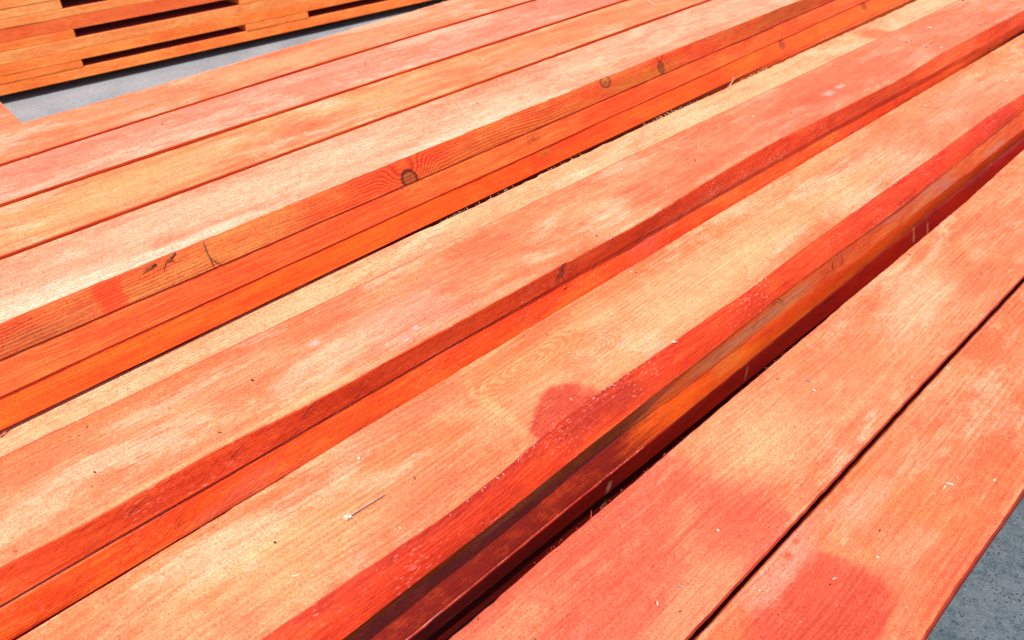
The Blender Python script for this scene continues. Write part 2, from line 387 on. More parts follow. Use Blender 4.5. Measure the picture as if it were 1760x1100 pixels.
# ---- albedo palette (linear)
PALE = (0.50, 0.19, 0.09); CREAM = (0.56, 0.275, 0.13); WHITE = (0.60, 0.42, 0.31); PEACH = (0.52, 0.185, 0.085)
ORNG = (0.52, 0.125, 0.042); PINK = (0.52, 0.155, 0.092); REDO = (0.50, 0.075, 0.030); DRED = (0.40, 0.040, 0.018)
ONE = 'top boards of the left-hand stack'; SIDEA = 'lower boards of the left-hand stack'

# ------------------------------------------------------------------ stack A (upper left of the picture)
eA1l, eA12, eA2r, eA3r, eA4r = E_('A1l', DA[0]), E_('A12', DA[0]), E_('A2r', DA[1]), E_('A3r', DA[2]), E_('A4r', DA[3])
g2 = 0.003
def side_m(name, seed, pale, mid, red, **k):
    kw = dict(side=True, rough=0.6, fuzz=0.35, grain=0.6, ring=0.16, bump=0.5, dots=0.2, mid_cut=(0.38, 0.6), red_cut=(0.45, 0.62)); kw.update(k)
    return wood(name, pale, mid, red, seed=seed, **kw)
sA = side_m('stained_edge_orange', 3.3, (0.50, 0.085, 0.015), (0.50, 0.055, 0.010), (0.42, 0.032, 0.008))
sA3 = side_m('stained_edge_brown', 5.3, (0.50, 0.13, 0.03), (0.60, 0.09, 0.015), (0.55, 0.05, 0.012))
o1 = oyz(eA1l, eA12, DA[0])
mA1 = wood('peach_stained_board', PEACH, ORNG, PINK, seed=1.2, mid_cut=(0.44, 0.66), red_amt=0.4,
           patches=[(*loc(450, 115, DA[0], o1), .045, .16, 0, .5, 1.2, CREAM, .5), (*loc(120, 250, DA[0], o1), .05, .2, 0, .5, 1.2, ORNG, .4)])
board('A1', 'peach stained board at the far edge of the left stack, beside the bare ground', ONE, DA[0], DA[0]+.05, eA1l, eA12, eA12, [mA1, sA], 11, rag_l=0.0012)
mA2 = wood('pink_stained_board', (0.54, 0.20, 0.13), PINK, (0.52, 0.12, 0.07), seed=2.7, mid_cut=(0.42, 0.62), red_amt=0.5, grain=.35, saw=.06)
board('A2', 'pinkish stained board, second from the bare ground on the left stack', ONE, DA[1], DA[1]+.05, shift(eA12, g2), eA2r, eA2r, [mA2, sA], 12)
o3 = oyz(eA2r, eA3r, DA[2])
mA3 = wood('orange_stained_board', (0.52, 0.235, 0.095), ORNG, REDO, seed=4.1, mid_cut=(0.42, 0.62), red_amt=0.45,
           patches=[(*loc(520, 222, DA[2], o3), .02, .06, 0, .6, 1.4, REDO, .55), (*loc(250, 305, DA[2], o3), .05, .22, 0, .6, 1.4, (0.54, .26, .10), .6),
                    (*loc(1010, 50, DA[2], o3), .07, .4, 0, .6, 1.4, ORNG, .6)])
board('A3', 'yellow orange board between the pinkish board and the palest board of the left stack', ONE, DA[2], DA[2]+.05, shift(eA2r, g2), eA3r, eA3r, [mA3, sA], 13)
o4 = oyz(eA3r, eA4r, DA[3])
mA4 = wood('pale_board', (0.56, 0.265, 0.165), (0.53, 0.19, 0.105), PINK, seed=6.4, mid_cut=(0.44, 0.60), red_amt=0.35, saw=.10, mottle=.8,
           patches=[(*loc(190, 470, DA[3], o4), .022, .30, 0.0, .5, .9, WHITE, .85), (*loc(30, 520, DA[3], o4), .03, .16, 0, .6, 1.0, WHITE, .7),
                    (*loc(800, 228, DA[3], o4), .022, .14, 0, .5, 1.2, WHITE, .7), (*loc(1030, 117, DA[3], o4), .035, .016, .4, .3, .8, CREAM, .9),
                    (*loc(130, 440, DA[3], o4), .05, .14, 0, .7, 1.6, (0.55, .20, .12), .5), (*loc(420, 330, DA[3], o4), .05, .2, 0, .7, 1.6, (0.58, .36, .24), .6)])
BRWN = (0.42, 0.13, 0.045)
def kz(px, py, D): 
    # distance below the board top of a point on a near-vertical face at survey x
    return 0
def sideloc(px, py, xface, oz_, oy_):
    """face at constant x: returns local z and y of the photograph point"""
    a = _un(px, py); d = RGT*a[0] + UPV*a[1] + FWD*FPX
    t = xface/d[0]; return CAMZ+t*d[2]-oz_, t*d[1]-oy_
XA = float(np.mean(eA4r[1]))
s4 = lambda x, y: sideloc(x, y, XA, o4[2], o4[1])
sA4 = side_m('rough_brown_edge', 8.8, (0.50, 0.17, 0.055), (0.58, 0.10, 0.022), (0.60, 0.055, 0.012), ring=.5, crackle=.15, bump=.9, fuzz=.5,
             patches=[(*s4(55, 565), .014, .07, 0, .5, 1.0, BRWN, .8), (*s4(290, 470), .016, .10, 0, .4, 1.0, (0.52, .20, .065), .8),
                      (*s4(182, 505), .03, .022, 0, .25, .7, (0.62, .055, .008), .9), (*s4(60, 598), .012, .16, 0, .5, 1.0, (0.62, .055, .008), .8),
                      (*s4(450, 395), .016, .07, 0, .5, 1.0, (0.50, .17, .06), .7), (*s4(1100, 135), .016, .13, 0, .5, 1.0, (0.42, .15, .02), .7),
                      (*s4(900, 218), .01, .3, 0, .5, 1.3, (0.46, .13, .02), .6), (*s4(1360, 20), .02, .2, 0, .5, 1.3, (0.40, .12, .02), .6)],
             knots=[(*s4(695, 303), .0165, .0175, (0.28, .075, .014), .95), (*s4(1043, 141), .013, .017, (0.36, .14, .04), .7), (*s4(1135, 117), .015, .012, (0.20, .07, .015), .6), (*s4(1335, 17), .011, .010, (0.4, .09, .02))])
board('A4', 'palest board of the left stack with a rough brown knotty edge and whitish worn arris', ONE, DA[3], DA4b, shift(eA3r, g2), eA4r, E_('A4b', DA4b), [mA4, sA4], 14, rag_r=0.0009)
# layers below it
XL = shift(eA3r, 0.01)
eA5t = E_('A4b', DA4b+.003, .0035); o5 = oyz(XL, eA5t, DA4b+.003)
s5 = lambda x, y: sideloc(x, y, float(np.mean(eA5t[1])), o5[2], o5[1])
mRedArris = wood('red_arris', (0.42, 0.05, 0.02), (0.38, .035, .015), DRED, seed=3.2, mottle=.3)
mTopLow = wood('salmon_arris', (0.58, 0.15, 0.065), (0.56, .12, .045), REDO, seed=2.2, mottle=.3)
sA5 = side_m('red_orange_edge', 12.1, (0.74, 0.125, 0.032), (0.74, 0.095, 0.022), (0.68, 0.06, 0.012), red_amt=.6, grain=.9, ring=.2,
             knots=[(*s5(913, 237), .013, .020, (0.45, .10, .02)), (*s5(710, 348), .003, .004, (0.15, .02, .01)), (*s5(1375, 40), .011, .010, (0.42, .10, .02))])
board('A5', 'red orange edge board directly beneath the palest board of the left stack', SIDEA, DA4b+.003, DA5b, XL, eA5t, E_('A5b', DA5b), [mTopLow, sA5], 15)
eA6t = E_('A5b', DA5b+.003, .003); o6 = oyz(XL, eA6t, DA5b+.003)
s6 = lambda x, y: sideloc(x, y, float(np.mean(eA6t[1])), o6[2], o6[1])
sA6 = side_m('vivid_orange_edge', 15.5, (0.76, 0.105, 0.008), (0.74, 0.082, 0.006), (0.68, 0.05, 0.006), red_amt=.8, grain=.6, red_cut=(.5, .6),
             knots=[(*s6(935, 262), .006, .03, (0.40, .10, .01)), (*s6(1350, 78), .013, .018, (0.28, .05, .012)), (*s6(1495, 12), .012, .02, (0.26, .05, .012))],
             patches=[(*s6(700, 385), .012, .05, 0, .5, 1.2, (0.5, .10, .02), .7), (*s6(250, 570), .006, .25, 0, .5, 1.2, (0.42, .12, .012), .7)])
board('A6', 'vivid orange edge board third from the top of the left stack', SIDEA, DA5b+.003, DA6b, XL, eA6t, E_('A6b', DA6b), [mTopLow, sA6], 16)
ys_, xs_ = straight('A6b', DA6b)
e7 = (np.array([-1.0, 0.3, 1.6, 2.4, 4.9]), np.array([-1.262, -1.262, -1.252, -1.2415, -1.240]))
board('A7', 'dim orange board in the shadow gap under the left stack', SIDEA, DA6b+.003, DA6b+.051, XL, e7, e7, [mTopLow, sA3], 17)

# ------------------------------------------------------------------ stack B (middle)
GB = 'boards of the middle stack'
eBl, eBs, eBr = E_('Bl', DB+.001), E_('Bs', DB), E_('Br', DB)
eBl = (eBl[0], np.maximum(eBl[1], -1.2335))
mBs = wood('cream_sapwood_strip', CREAM, (0.56, .25, .125), ORNG, seed=7.7, mid_cut=(0.46, 0.66), red_amt=.3, ring=.25, grain=.4)
sBs = side_m('pinkish_bark_edge', 4.9, (0.55, .13, .09), (0.5, .09, .06), REDO)
oS = oyz(eBl, eBs, DB+.001)
mBs = wood('cream_sapwood_strip', (0.58, .31, .175), (0.56, .24, .13), ORNG, seed=7.7, mid_cut=(0.46, 0.66), red_amt=.3, ring=.15, grain=.3,
           patches=[(*loc(1520, 60, DB, oS), .08, .045, 0, .3, .5, (0.54, .12, .05), .85)])
board('Bs', 'narrow cream board with a wavy frayed edge against the left stack', GB, DB+.001, DBb, eBl, shift(eBs, -.0012), shift(eBs, -.0012), [mBs, sBs], 21, rag_l=0.0012)
oB = oyz(eBs, eBr, DB)
mB = wood('orange_streaked_board', (0.53, 0.215, 0.108), (0.52, .135, .055), (0.52, .10, .048), seed=9.9, mid_cut=(0.40, 0.60), red_cut=(.5, .7), red_amt=.6, saw=.06, crackle=.15,
          patches=[(*loc(1500, 110, DB, oB), .16, .9, 0, .5, .8, (0.52, .10, .055), .55), (*loc(1100, 330, DB, oB), .035, .05, 0, .6, 1.4, REDO, .6), (*loc(1395, 172, DB, oB), .03, .05, 0, .6, 1.3, REDO, .6),
                   (*loc(120, 745, DB, oB), .03, .3, 0, .5, 1.2, ORNG, .5), (*loc(380, 770, DB, oB), .016, .25, 0, .5, 1.0, CREAM, .8), (*loc(860, 520, DB, oB), .03, .14, 0, .6, 1.2, (0.56, .28, .16), .7),
                   (*loc(700, 545, DB, oB), .06, .10, 0, .6, 1.5, (0.54, .22, .16), .6), (*loc(715, 563, DB, oB), .006, .006, 0, .4, .8, (0.36, .30, .30), .9), (*loc(697, 582, DB, oB), .005, .006, 0, .4, .8, (0.36, .30, .30), .9),
                   (*loc(540, 590, DB, oB), .005, .01, 0, .4, .8, (0.42, .34, .36), .8), (*loc(1425, 160, DB, oB), .012, .02, 0, .5, .8, (0.50, .30, .28), .7), (*loc(1445, 148, DB, oB), .008, .02, 0, .5, .8, (0.50, .30, .28), .7)])
xb_ = float(np.mean(eBr[1])); sb = lambda x, y: sideloc(x, y, xb_, oB[2], oB[1])
sB = side_m('red_flecked_edge', 19.2, (0.76, .125, .045), (0.74, .085, .028), (0.64, .055, .018), white=.75, crackle=.6, ring=.3, saw=.25, grain=.8, bump=.8,
            patches=[(*sb(965, 468), .03, .008, .3, .4, .8, (0.10, .03, .02), .6), (*sb(1260, 330), .03, .25, 0, .5, 1.2, (0.34, .075, .06), .45)])
board('B', 'broad streaked orange board with a flecked red edge in the middle stack', GB, DB, DBb, eBs, eBr, E_('Bb', DBb), [mB, sB], 22, rag_r=0.0005)
_y = np.linspace(-1, 4.9, 50); eCt = (_y, curve(E_('Bb', DBb+.006), _y) - .0005 + .007*np.clip((1.5-_y)/1.5, 0, 1))
eCb = shift(straight('El', DCb), .001)
sC = side_m('orange_red_checked_edge', 23.4, (0.80, .13, .025), (0.78, .095, .014), (0.68, .055, .010), crackle=.55, grey=.2, white=.25, grain=.85, ring=.5, bump=.7)
board('C', 'red orange board under the broad streaked board, only its edge showing', GB, DBb+.006, DCb, shift(eBl, .01), eCt, eCb, [mTopLow, sC], 23)

# ------------------------------------------------------------------ stack E (right of the middle)
GE = 'boards of the tall stack right of the middle'
eEl, eEr, eEb = E_('El', DE), E_('Er', DE), E_('Eb', DEb)
oE = oyz(eEl, eEr, DE)
mE = wood('cream_orange_board', (0.54, 0.24, 0.115), (0.52, .15, .060), ORNG, seed=13.7, mid_cut=(0.42, 0.62), red_cut=(.48, .7), red_amt=.5, ring=.16, crackle=.12,
          swirls=[(*loc(900, 625, DE, oE), .055, .20, 26.0, (0.50, .13, .04), .8), (*loc(1010, 600, DE, oE), .07, .11, 30.0, (0.50, .13, .04), .5)],
          patches=[(*loc(985, 712, DE, oE), .062, .078, .45, .05, .4, (0.40, .050, .024), 1.0), (*loc(1050, 640, DE, oE), .03, .06, .1, .35, .6, (0.55, .21, .085), .5),  # first patch paints a soft cast shadow into the top colour
                   (*loc(850, 700, DE, oE), .009, .08, 1.45, .5, .5, CREAM, .8), (*loc(1200, 470, DE, oE), .06, .3, 0, .6, 1.2, (0.56, .31, .165), .7), (*loc(1440, 330, DE, oE), .03, .3, 0, .6, 1.2, CREAM, .6),
                   (*loc(1650, 190, DE, oE), .13, .4, 0, .6, 1.2, (0.52, .15, .085), .6), (*loc(690, 890, DE, oE), .05, .1, .0, .6, 1.4, (0.52, .14, .07), .6), (*loc(700, 690, DE, oE), .05, .12, .0, .6, 1.4, (0.52, .13, .07), .6),
                   (*loc(560, 920, DE, oE), .05, .1, .0, .6, 1.4, (0.54, .27, .12), .6)])
xe_ = float(np.mean(eEb[1])); se = lambda x, y: sideloc(x, y, xe_, oE[2], oE[1])
sE = side_m('waney_red_edge', 27.1, (0.60, .070, .016), (0.55, .045, .012), (0.44, .028, .010), white=.42, ring=.3, grain=1.0, bump=.9, saw=.1, crackle=.35,
            patches=[(*se(1050, 700), .035, .10, 0, .4, .8, (0.30, .022, .012), .85), (*se(820, 860), .022, .30, 0, .4, .8, (0.34, .026, .012), .75), (*se(1650, 270), .03, .2, 0, .6, 1.0, (0.66, .04, .008), .7)])  # the two darkest patches paint shade onto the bulging face
board('E', 'cream and orange board with a bulging rounded red edge on the tall stack', GE, DE, DEb, eEl, eEr, eEb, [mE, sE], 31, rag_r=0.0004, wane=0.06, rnd=.0018)
# F upper: recessed under the bulge at the near end, flush further on
def recess(e, near, far, ya, yb):
    Y = np.linspace(-1, 4.9, 60); v = curve(e, Y); t = np.clip((Y-ya)/(yb-ya), 0, 1); t = t*t*(3-2*t)
    return Y, v+near*(1-t)+far*t
yb_ = hit((1150, 690), DEb)[1]
f1t, f1b = recess(E_('Eb', DEb+.003), -.017, -.001, yb_-.02, yb_+.05), recess(straight('Fm', DFm), -.006, 0, yb_-.02, yb_+.05)
o_ = (0, 1.95, CAMZ-DEb-.001); sf = lambda x, y: sideloc(x, y, -.655, o_[2], o_[1])
sF1 = side_m('grey_weathered_edge', 31.5, (0.46, .13, .035), (0.50, .09, .02), (0.50, .055, .012), grey=.45, crackle=.6, grain=.9, rough=.6,
             patches=[(*sf(1300, 560), .012, .2, 0, .5, 1.0, (0.32, .15, .12), .75), (-.025, yb_-1.95-1.02, .2, 1.0, 0, .03, .05, (0.16, .045, .014), .88), (*sf(1620, 290), .02, .12, 0, .5, 1.0, (0.36, .15, .12), .6)])  # long dark brown patch paints the bulge's shadow over the near end
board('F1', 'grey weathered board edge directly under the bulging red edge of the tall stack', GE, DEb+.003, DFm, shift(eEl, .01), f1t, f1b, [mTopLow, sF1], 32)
f2t, f2b = recess(straight('Fm', DFm+.002, .001), -.008, 0, yb_-.02, yb_+.05), recess(straight('Fb', DFb), -.003, 0, yb_-.02, yb_+.05)
sF2 = side_m('amber_smooth_edge', 36.5, (0.64, .12, .015), (0.62, .075, .008), (0.52, .04, .006), grain=.6, rough=.42,
             patches=[(*sideloc(1250, 620, -.655, CAMZ-DFm-.002, 1.95), .02, .05, 0, .5, .9, (0.56, .18, .05), .6), (-.025, yb_-1.95-1.02, .2, 1.0, 0, .03, .05, (0.17, .010, .005), 1.0)])  # long dark patch puts the overhang's shade into the near end's colour
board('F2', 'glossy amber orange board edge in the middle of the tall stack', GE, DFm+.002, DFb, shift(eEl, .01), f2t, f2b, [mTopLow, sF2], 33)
gt, gb = shift(straight('Fb', DFb+.003), .0015), shift(straight('Gb', DGb), -.006)
sG = side_m('shaded_red_edge', 41.5, (0.27, .012, .007), (0.22, .009, .006), (0.18, .008, .006), grain=.7, rough=.4,  # deep red colour carries the shade of the narrow gap
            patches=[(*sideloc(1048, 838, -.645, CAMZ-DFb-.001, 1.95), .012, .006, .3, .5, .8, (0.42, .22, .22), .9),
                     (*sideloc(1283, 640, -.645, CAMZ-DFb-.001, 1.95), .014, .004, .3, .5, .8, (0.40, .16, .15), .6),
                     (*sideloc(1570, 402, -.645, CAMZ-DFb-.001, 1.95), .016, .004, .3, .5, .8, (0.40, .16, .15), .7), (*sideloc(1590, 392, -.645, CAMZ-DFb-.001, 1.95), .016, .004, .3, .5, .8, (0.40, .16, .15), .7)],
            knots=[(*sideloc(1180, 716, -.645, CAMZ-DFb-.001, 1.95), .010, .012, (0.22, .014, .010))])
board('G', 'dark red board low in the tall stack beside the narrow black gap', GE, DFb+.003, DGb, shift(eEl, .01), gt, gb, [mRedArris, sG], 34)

g3 = shift(straight('Gb', DGb+.006), -.010)
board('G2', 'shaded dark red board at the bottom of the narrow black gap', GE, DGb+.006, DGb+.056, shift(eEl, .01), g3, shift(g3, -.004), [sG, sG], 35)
# ------------------------------------------------------------------ stack H (lower right)
GH = 'top boards of the low right-hand stack'
eHl, eHr, eIr = E_('Hl', DH), E_('Hr', DH, -.0022), E_('Ir', DI)
oH = oyz(eHl, eHr, DH)
mH = wood('orange_pink_board', (0.53, .195, .095), (0.52, .135, .055), (0.52, .11, .056), seed=17.3, chalk=.4, mid_cut=(0.42, 0.62), red_cut=(.48, .68), red_amt=.5, grain=.45, saw=.10, fuzz=.6,
          patches=[(*loc(1030, 1040, DH, oH), .27, .345, 0.12, .03, .35, (0.46, .078, .046), .85), (*loc(1200, 1040, DH, oH), .035, .13, 0.2, .4, .9, (0.54, .20, .10), .75), (*loc(1195, 905, DH, oH), .03, .045, 0.3, .6, 1.2, (0.54, .22, .11), .5),  # large first patch paints a soft cast shadow over the near part
                   (*loc(1260, 890, DH, oH), .05, .08, 0.3, .3, .7, (0.50, .085, .045), .7), (*loc(1190, 905, DH, oH), .0035, .10, 0.03, .5, .9, (0.42, .07, .03), .8), (*loc(1290, 740, DH, oH), .08, .12, 0, .5, 1.1, (0.55, .28, .15), .7),
                   (*loc(1440, 620, DH, oH), .05, .2, 0, .5, 1.3, (0.52, .15, .07), .6), (*loc(1580, 520, DH, oH), .05, .12, 0, .5, 1.3, (0.58, .32, .20), .7), (*loc(900, 1070, DH, oH), .03, .07, 0, .5, 1.3, (0.54, .20, .10), .7)])
sH = side_m('gap_shade_edge', 44.5, (0.30, .03, .01), (0.24, .02, .008), (.2, .015, .008))  # very dark colour paints the blackness inside the gap between the pair
board('H', 'broad orange and pink board, left one of the right-hand pair', GH, DH, DH+.05, eHl, eHr, shift(eHr, -.022), [mH, sH], 41, rag_l=0.0005, rnd=.003)
oI = oyz(eHr, eIr, DI)
mI = wood('deep_orange_board', (0.53, .165, .075), (0.52, .11, .040), (0.52, .09, .036), seed=21.9, mid_cut=(0.40, 0.60), red_cut=(.48, .68), red_amt=.6, grain=.5, saw=.08, fuzz=.6, ring=.15, chalk=.25,
          patches=[(*loc(1405, 1060, DI, oI), .085, .125, 0.15, .04, .3, (0.39, .046, .024), .88), (*loc(1330, 960, DI, oI), .035, .11, 0, .4, 1.0, (0.54, .20, .14), .75),  # first patch is the same cast shadow, painted on this board
                   (*loc(1352, 953, DI, oI), .006, .008, 0, .5, 1.0, REDO, .9), (*loc(1302, 925, DI, oI), .0, .0, 0, .5, 1.0, REDO, .0) if False else (*loc(1365, 928, DI, oI), .005, .007, 0, .5, 1.0, REDO, .8),
                   (*loc(1540, 850, DI, oI), .10, .05, 0.2, .5, 1.0, (0.52, .125, .04), .7), (*loc(1480, 860, DI, oI), .025, .07, 0, .5, 1.0, (0.55, .22, .14), .6),
                   (*loc(1620, 660, DI, oI), .03, .1, 0, .5, 1.3, (0.55, .20, .10), .6), (*loc(1555, 950, DI, oI), .02, .06, 0, .6, 1.3, (0.54, .20, .12), .6), (*loc(1615, 1010, DI, oI), .015, .12, 0, .5, 1.3, REDO, .5)])
board('I', 'deep orange board at the outer edge of the right-hand stack, beside the dark ground', GH, DI, DI+.05, shift(eHr, .0065), eIr, shift(eIr, -.002), [mI, sH], 42, rag_r=0.0006, rnd=.003)

# ------------------------------------------------------------------ hidden courses that carry the stacks (one shared mesh)
def box_mesh(name, sx, sy, sz, mats, bev=0.002):
    import bmesh
    bm = bmesh.new(); bmesh.ops.create_cube(bm, size=1.0)
    bmesh.ops.scale(bm, vec=(sx, sy, sz), verts=bm.verts)
    bmesh.ops.bevel(bm, geom=list(bm.edges), offset=bev, segments=1, affect='EDGES')
    me = bpy.data.meshes.new(name); bm.to_mesh(me); bm.free()
    for m_ in mats: me.materials.append(m_)
    return me
GI = 'inner boards that carry the stacks'
inner = box_mesh('board', 0.2, 5.6, 0.048, [sA])
def inner_col(x, dtop, dend=1.19):
    nm_ = 'left' if x < -1.3 else 'middle' if x < -.9 else 'tall' if x < -.6 else 'right-hand'
    d = dtop
    while d+.048 < dend+.03:
        ob = bpy.data.objects.new('board', inner); C.objects.link(ob)
        ob.location = (x, 1.95, CAMZ-d-.024); tag(ob, 'red orange board hidden inside the %s stack under its top boards' % nm_, 'board', GI)
        d += .049
    return d
for x, dt in ((-1.99, DA[0]+.052), (-1.775, DA[1]+.052), (-1.56, DA[2]+.052), (-1.355, DA6b+.053), (-1.03, DCb+.002), (-.79, DGb+.002), (-.48, DH+.053), (-.235, DI+.053)):
    dl = inner_col(x, dt, 1.19 if x > -.6 else dt+.06)
bear = box_mesh('bearer', 0.9, 0.08, 0.05, [sA3])
# ------------------------------------------------------------------ far stack at the upper left corner
_f = np.array([hit(q, 1.235) for q in ((0, 165), (200, 122), (400, 75), (745, 0))])
FB, FA = np.polyfit(_f[:, 1], _f[:, 0], 1)
Xf = float(FA)
def fx(y): return FA+FB*np.asarray(y)
fl = dict(a=[(0,16),(98,0)], b=[(0,35),(107,15)], c=[(0,54.5),(127,27),(270,-4)], d=[(0,74),(127,49),(383,2)], e=[(0,93),(132,66),(400,8)],
          f=[(0,111),(141,83),(400,29.5)], g=[(0,134),(139,99),(400,47)], h=[(0,148),(143,117),(400,55)], i=[(0,165),(200,122),(400,75)])
dep = {}
for k_, pts in fl.items():
    rr = np.mean([hit(q, 1.0)[0]-FB*hit(q, 1.0)[1] for q in pts]); dep[k_] = FA/rr
seq = 'abcdefghi'
fm = [side_m('far_orange_face', 51.0, (0.92, .32, .10), (0.92, .24, .06), (0.86, .13, .03), fuzz=.2, ring=.1, rough=.7, red_cut=(.5, .7)),
      side_m('far_peach_face', 55.0, (0.90, .42, .19), (0.90, .30, .11), (0.80, .20, .06), fuzz=.2, ring=.1, rough=.7, red_cut=(.5, .7)),
      side_m('far_red_face', 58.0, (0.82, .19, .07), (0.82, .15, .05), (0.74, .10, .035), fuzz=.2, ring=.1, rough=.7, red_cut=(.5, .7))]
GF = 'boards of the far stack'
mDk_top = plain('opening_shade_face', (0.30, 0.03, 0.012), .7)  # dark red paints the unlit inside of the openings
def far_board(dt, db, y0, y1, m_, label, off=0.0, grp=GF, wdt=.22, nm='board'):
    q_ = random.Random(int(dt*1e4)); tw_ = q_.uniform(-.006, .006) if grp == GF else 0
    e = (np.array([y0, y1]), fx([y0, y1])+off+np.array([-tw_, tw_])); el = (e[0], e[1]-wdt)
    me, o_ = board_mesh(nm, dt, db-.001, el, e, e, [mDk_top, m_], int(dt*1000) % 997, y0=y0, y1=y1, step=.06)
    ob = bpy.data.objects.new(nm, me); C.objects.link(ob); ob.location = o_; tag(ob, label, 'board', grp)
    return ob
far_board(dep['h'], dep['i'], -.6, 6.0, fm[0], 'lowest orange board of the far stack, just above the black gap on the ground')
far_board(dep['f'], dep['g'], -.7, 5.9, fm[0], 'orange board with a small dark notch, second full board up in the far stack', .001)
far_board(dep['e'], dep['f'], -.5, 6.1, fm[1], 'light peach board above the notched board of the far stack', .0)
far_board(dep['c'], dep['d'], -.6, 5.8, fm[2], 'red stained board above the second row of openings in the far stack', .001)
far_board(dep['b'], dep['c'], -.6, 6.0, fm[1], 'light peach board on the red board of the far stack', .0)
far_board(dep['a']-.05, dep['a'], -.6, 6.0, fm[1], 'topmost visible pale board at the corner of the far stack', .003)
# row depths behind the front boards (fill the openings' floors and roofs)
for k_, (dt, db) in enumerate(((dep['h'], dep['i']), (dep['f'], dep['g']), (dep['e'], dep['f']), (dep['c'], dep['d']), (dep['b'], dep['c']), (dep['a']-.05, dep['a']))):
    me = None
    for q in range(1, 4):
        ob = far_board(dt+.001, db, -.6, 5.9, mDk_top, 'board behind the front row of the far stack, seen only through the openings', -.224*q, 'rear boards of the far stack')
# short spacer pieces in the openings rows
GS = 'short spacer blocks in the far stack'
def spacer(row, px0, px1, m_, label, wdt=.22):
    dt, db = dep[seq[seq.index(row)-1]], dep[row]
    d = (dt+db)/2
    y0 = px0 if isinstance(px0, float) else hit(px0, d)[1]; y1 = hit(px1, d)[1] if not isinstance(px1, float) else px1
    return far_board(dt+.001, db-.001, y0, y1, m_, label, .001, GS, wdt, 'spacer_block')
spacer('h', -.3, (141, 108), fm[0], 'orange spacer block on the lowest far board, at the left edge of the photo')
spacer('h', (429, 50), (532, 26), fm[0], 'orange spacer block between the two lowest openings of the far stack')
spacer('h', (690, -3), 4.6, fm[0], 'orange spacer block at the far end of the lowest opening')
spacer('e', -.3, (129, 58), fm[0], 'orange spacer block under the red board of the far stack')
spacer('e', (412, 2), 3.4, fm[0], 'spacer block ending the second opening of the far stack')
spacer('b', -.3, (105, 7), fm[1], 'mottled spacer block near the top left corner of the far stack')
# bearers under the far stack and the other stacks
def add_bearer(x, y, ztop, label, sx=0.9):
    me = bear if sx == 0.9 else bear2
    ob = bpy.data.objects.new('bearer', me); C.objects.link(ob); ob.location = (x, y, ztop-.025); tag(ob, label, 'timber bearer', 'bearers under the stacks')
bear2 = box_mesh('bearer', 0.44, 0.08, 0.05, [sA3])
farb = box_mesh('bearer', 0.7, 0.09, dep['i'] and (CAMZ-dep['i']-.002), [sA3])
for y in (0.1, 4.2):
    ob = bpy.data.objects.new('bearer', farb); C.objects.link(ob); ob.location = (float(fx(y))-.47, y, (CAMZ-dep['i']-.002)/2)
    tag(ob, 'timber bearer in the shadow under the far stack', 'timber bearer', 'bearers under the stacks')

# ------------------------------------------------------------------ low board at the left edge
a_, b_ = hit((-2, 172), 1.17), hit((40, 213), 1.17)
dv = (b_-a_)/np.linalg.norm(b_-a_); nv = np.array([dv[1], -dv[0]])
if nv @ (hit((0, 200), 1.17)-a_) < 0: nv = -nv
ang = math.atan2(dv[1], dv[0])
lm = box_mesh('board', 1.2, 0.22, 0.05, [wood('left_low_board', PINK, ORNG, REDO, seed=71.0)])
ob = bpy.data.objects.new('board', lm); C.objects.link(ob)
ctr = a_+dv*0.62+nv*0.11
ob.location = (ctr[0], ctr[1], CAMZ-1.17-.025); ob.rotation_euler = (0, 0, ang)
tag(ob, 'short orange board lying crosswise at the left edge, below the far stack', 'board')
lb = box_mesh('bearer', 0.08, 0.2, CAMZ-1.17-.052, [sA3])
for t in (0.2, 1.0):
    ob = bpy.data.objects.new('bearer', lb); C.objects.link(ob); p = a_+dv*t+nv*0.11
    ob.location = (p[0], p[1], (CAMZ-1.17-.052)/2); ob.rotation_euler = (0, 0, ang); tag(ob, 'timber block under the crosswise board at the left edge', 'timber bearer', 'blocks under the crosswise board')

# bearers of the near stacks
for x, n_ in ((-1.67, .9), (-.79, .9)):
    for y in (0.0, 3.8):
        add_bearer(x, y, 0.05, 'timber bearer on the ground under the near stacks')
for y in (0.0, 3.8):
    ob = bpy.data.objects.new('bearer', bear2); C.objects.link(ob); ob.location = (-.36, y, .03); tag(ob, 'timber bearer on the ground under the right-hand stack', 'timber bearer', 'bearers under the stacks')

# ------------------------------------------------------------------ splinters, chips, debris
mF = plain('pale_fibre', (0.62, 0.40, 0.28)); mFr = plain('red_fibre', (0.45, 0.07, 0.03)); mGrey = plain('grey_twig', (0.16, 0.15, 0.17)); mW = plain('white_chip', (0.60, 0.46, 0.34)); mDk = plain('dark_crumb', (0.03, 0.012, 0.012))
def ribbon(name, pts, r0, r1, mat, flat=0.5):
    """a tapering sliver through pts"""
    n = len(pts); k = 5; V = []; F_ = []
    for i, p in enumerate(pts):
        p = Vector(p); t = (Vector(pts[min(i+1, n-1)])-Vector(pts[max(i-1, 0)])).normalized()
        a = t.orthogonal().normalized(); b = t.cross(a); rr = r0+(r1-r0)*i/(n-1)
        for j in range(k):
            th = 2*math.pi*j/k; V.append(p+a*math.cos(th)*rr+b*math.sin(th)*rr*flat)
    for i in range(n-1):
        for j in range(k): F_.append((i*k+j, i*k+(j+1) % k, (i+1)*k+(j+1) % k, (i+1)*k+j))
    F_.append(tuple(range(k-1, -1, -1))); F_.append(tuple((n-1)*k+j for j in range(k)))
    return V, F_
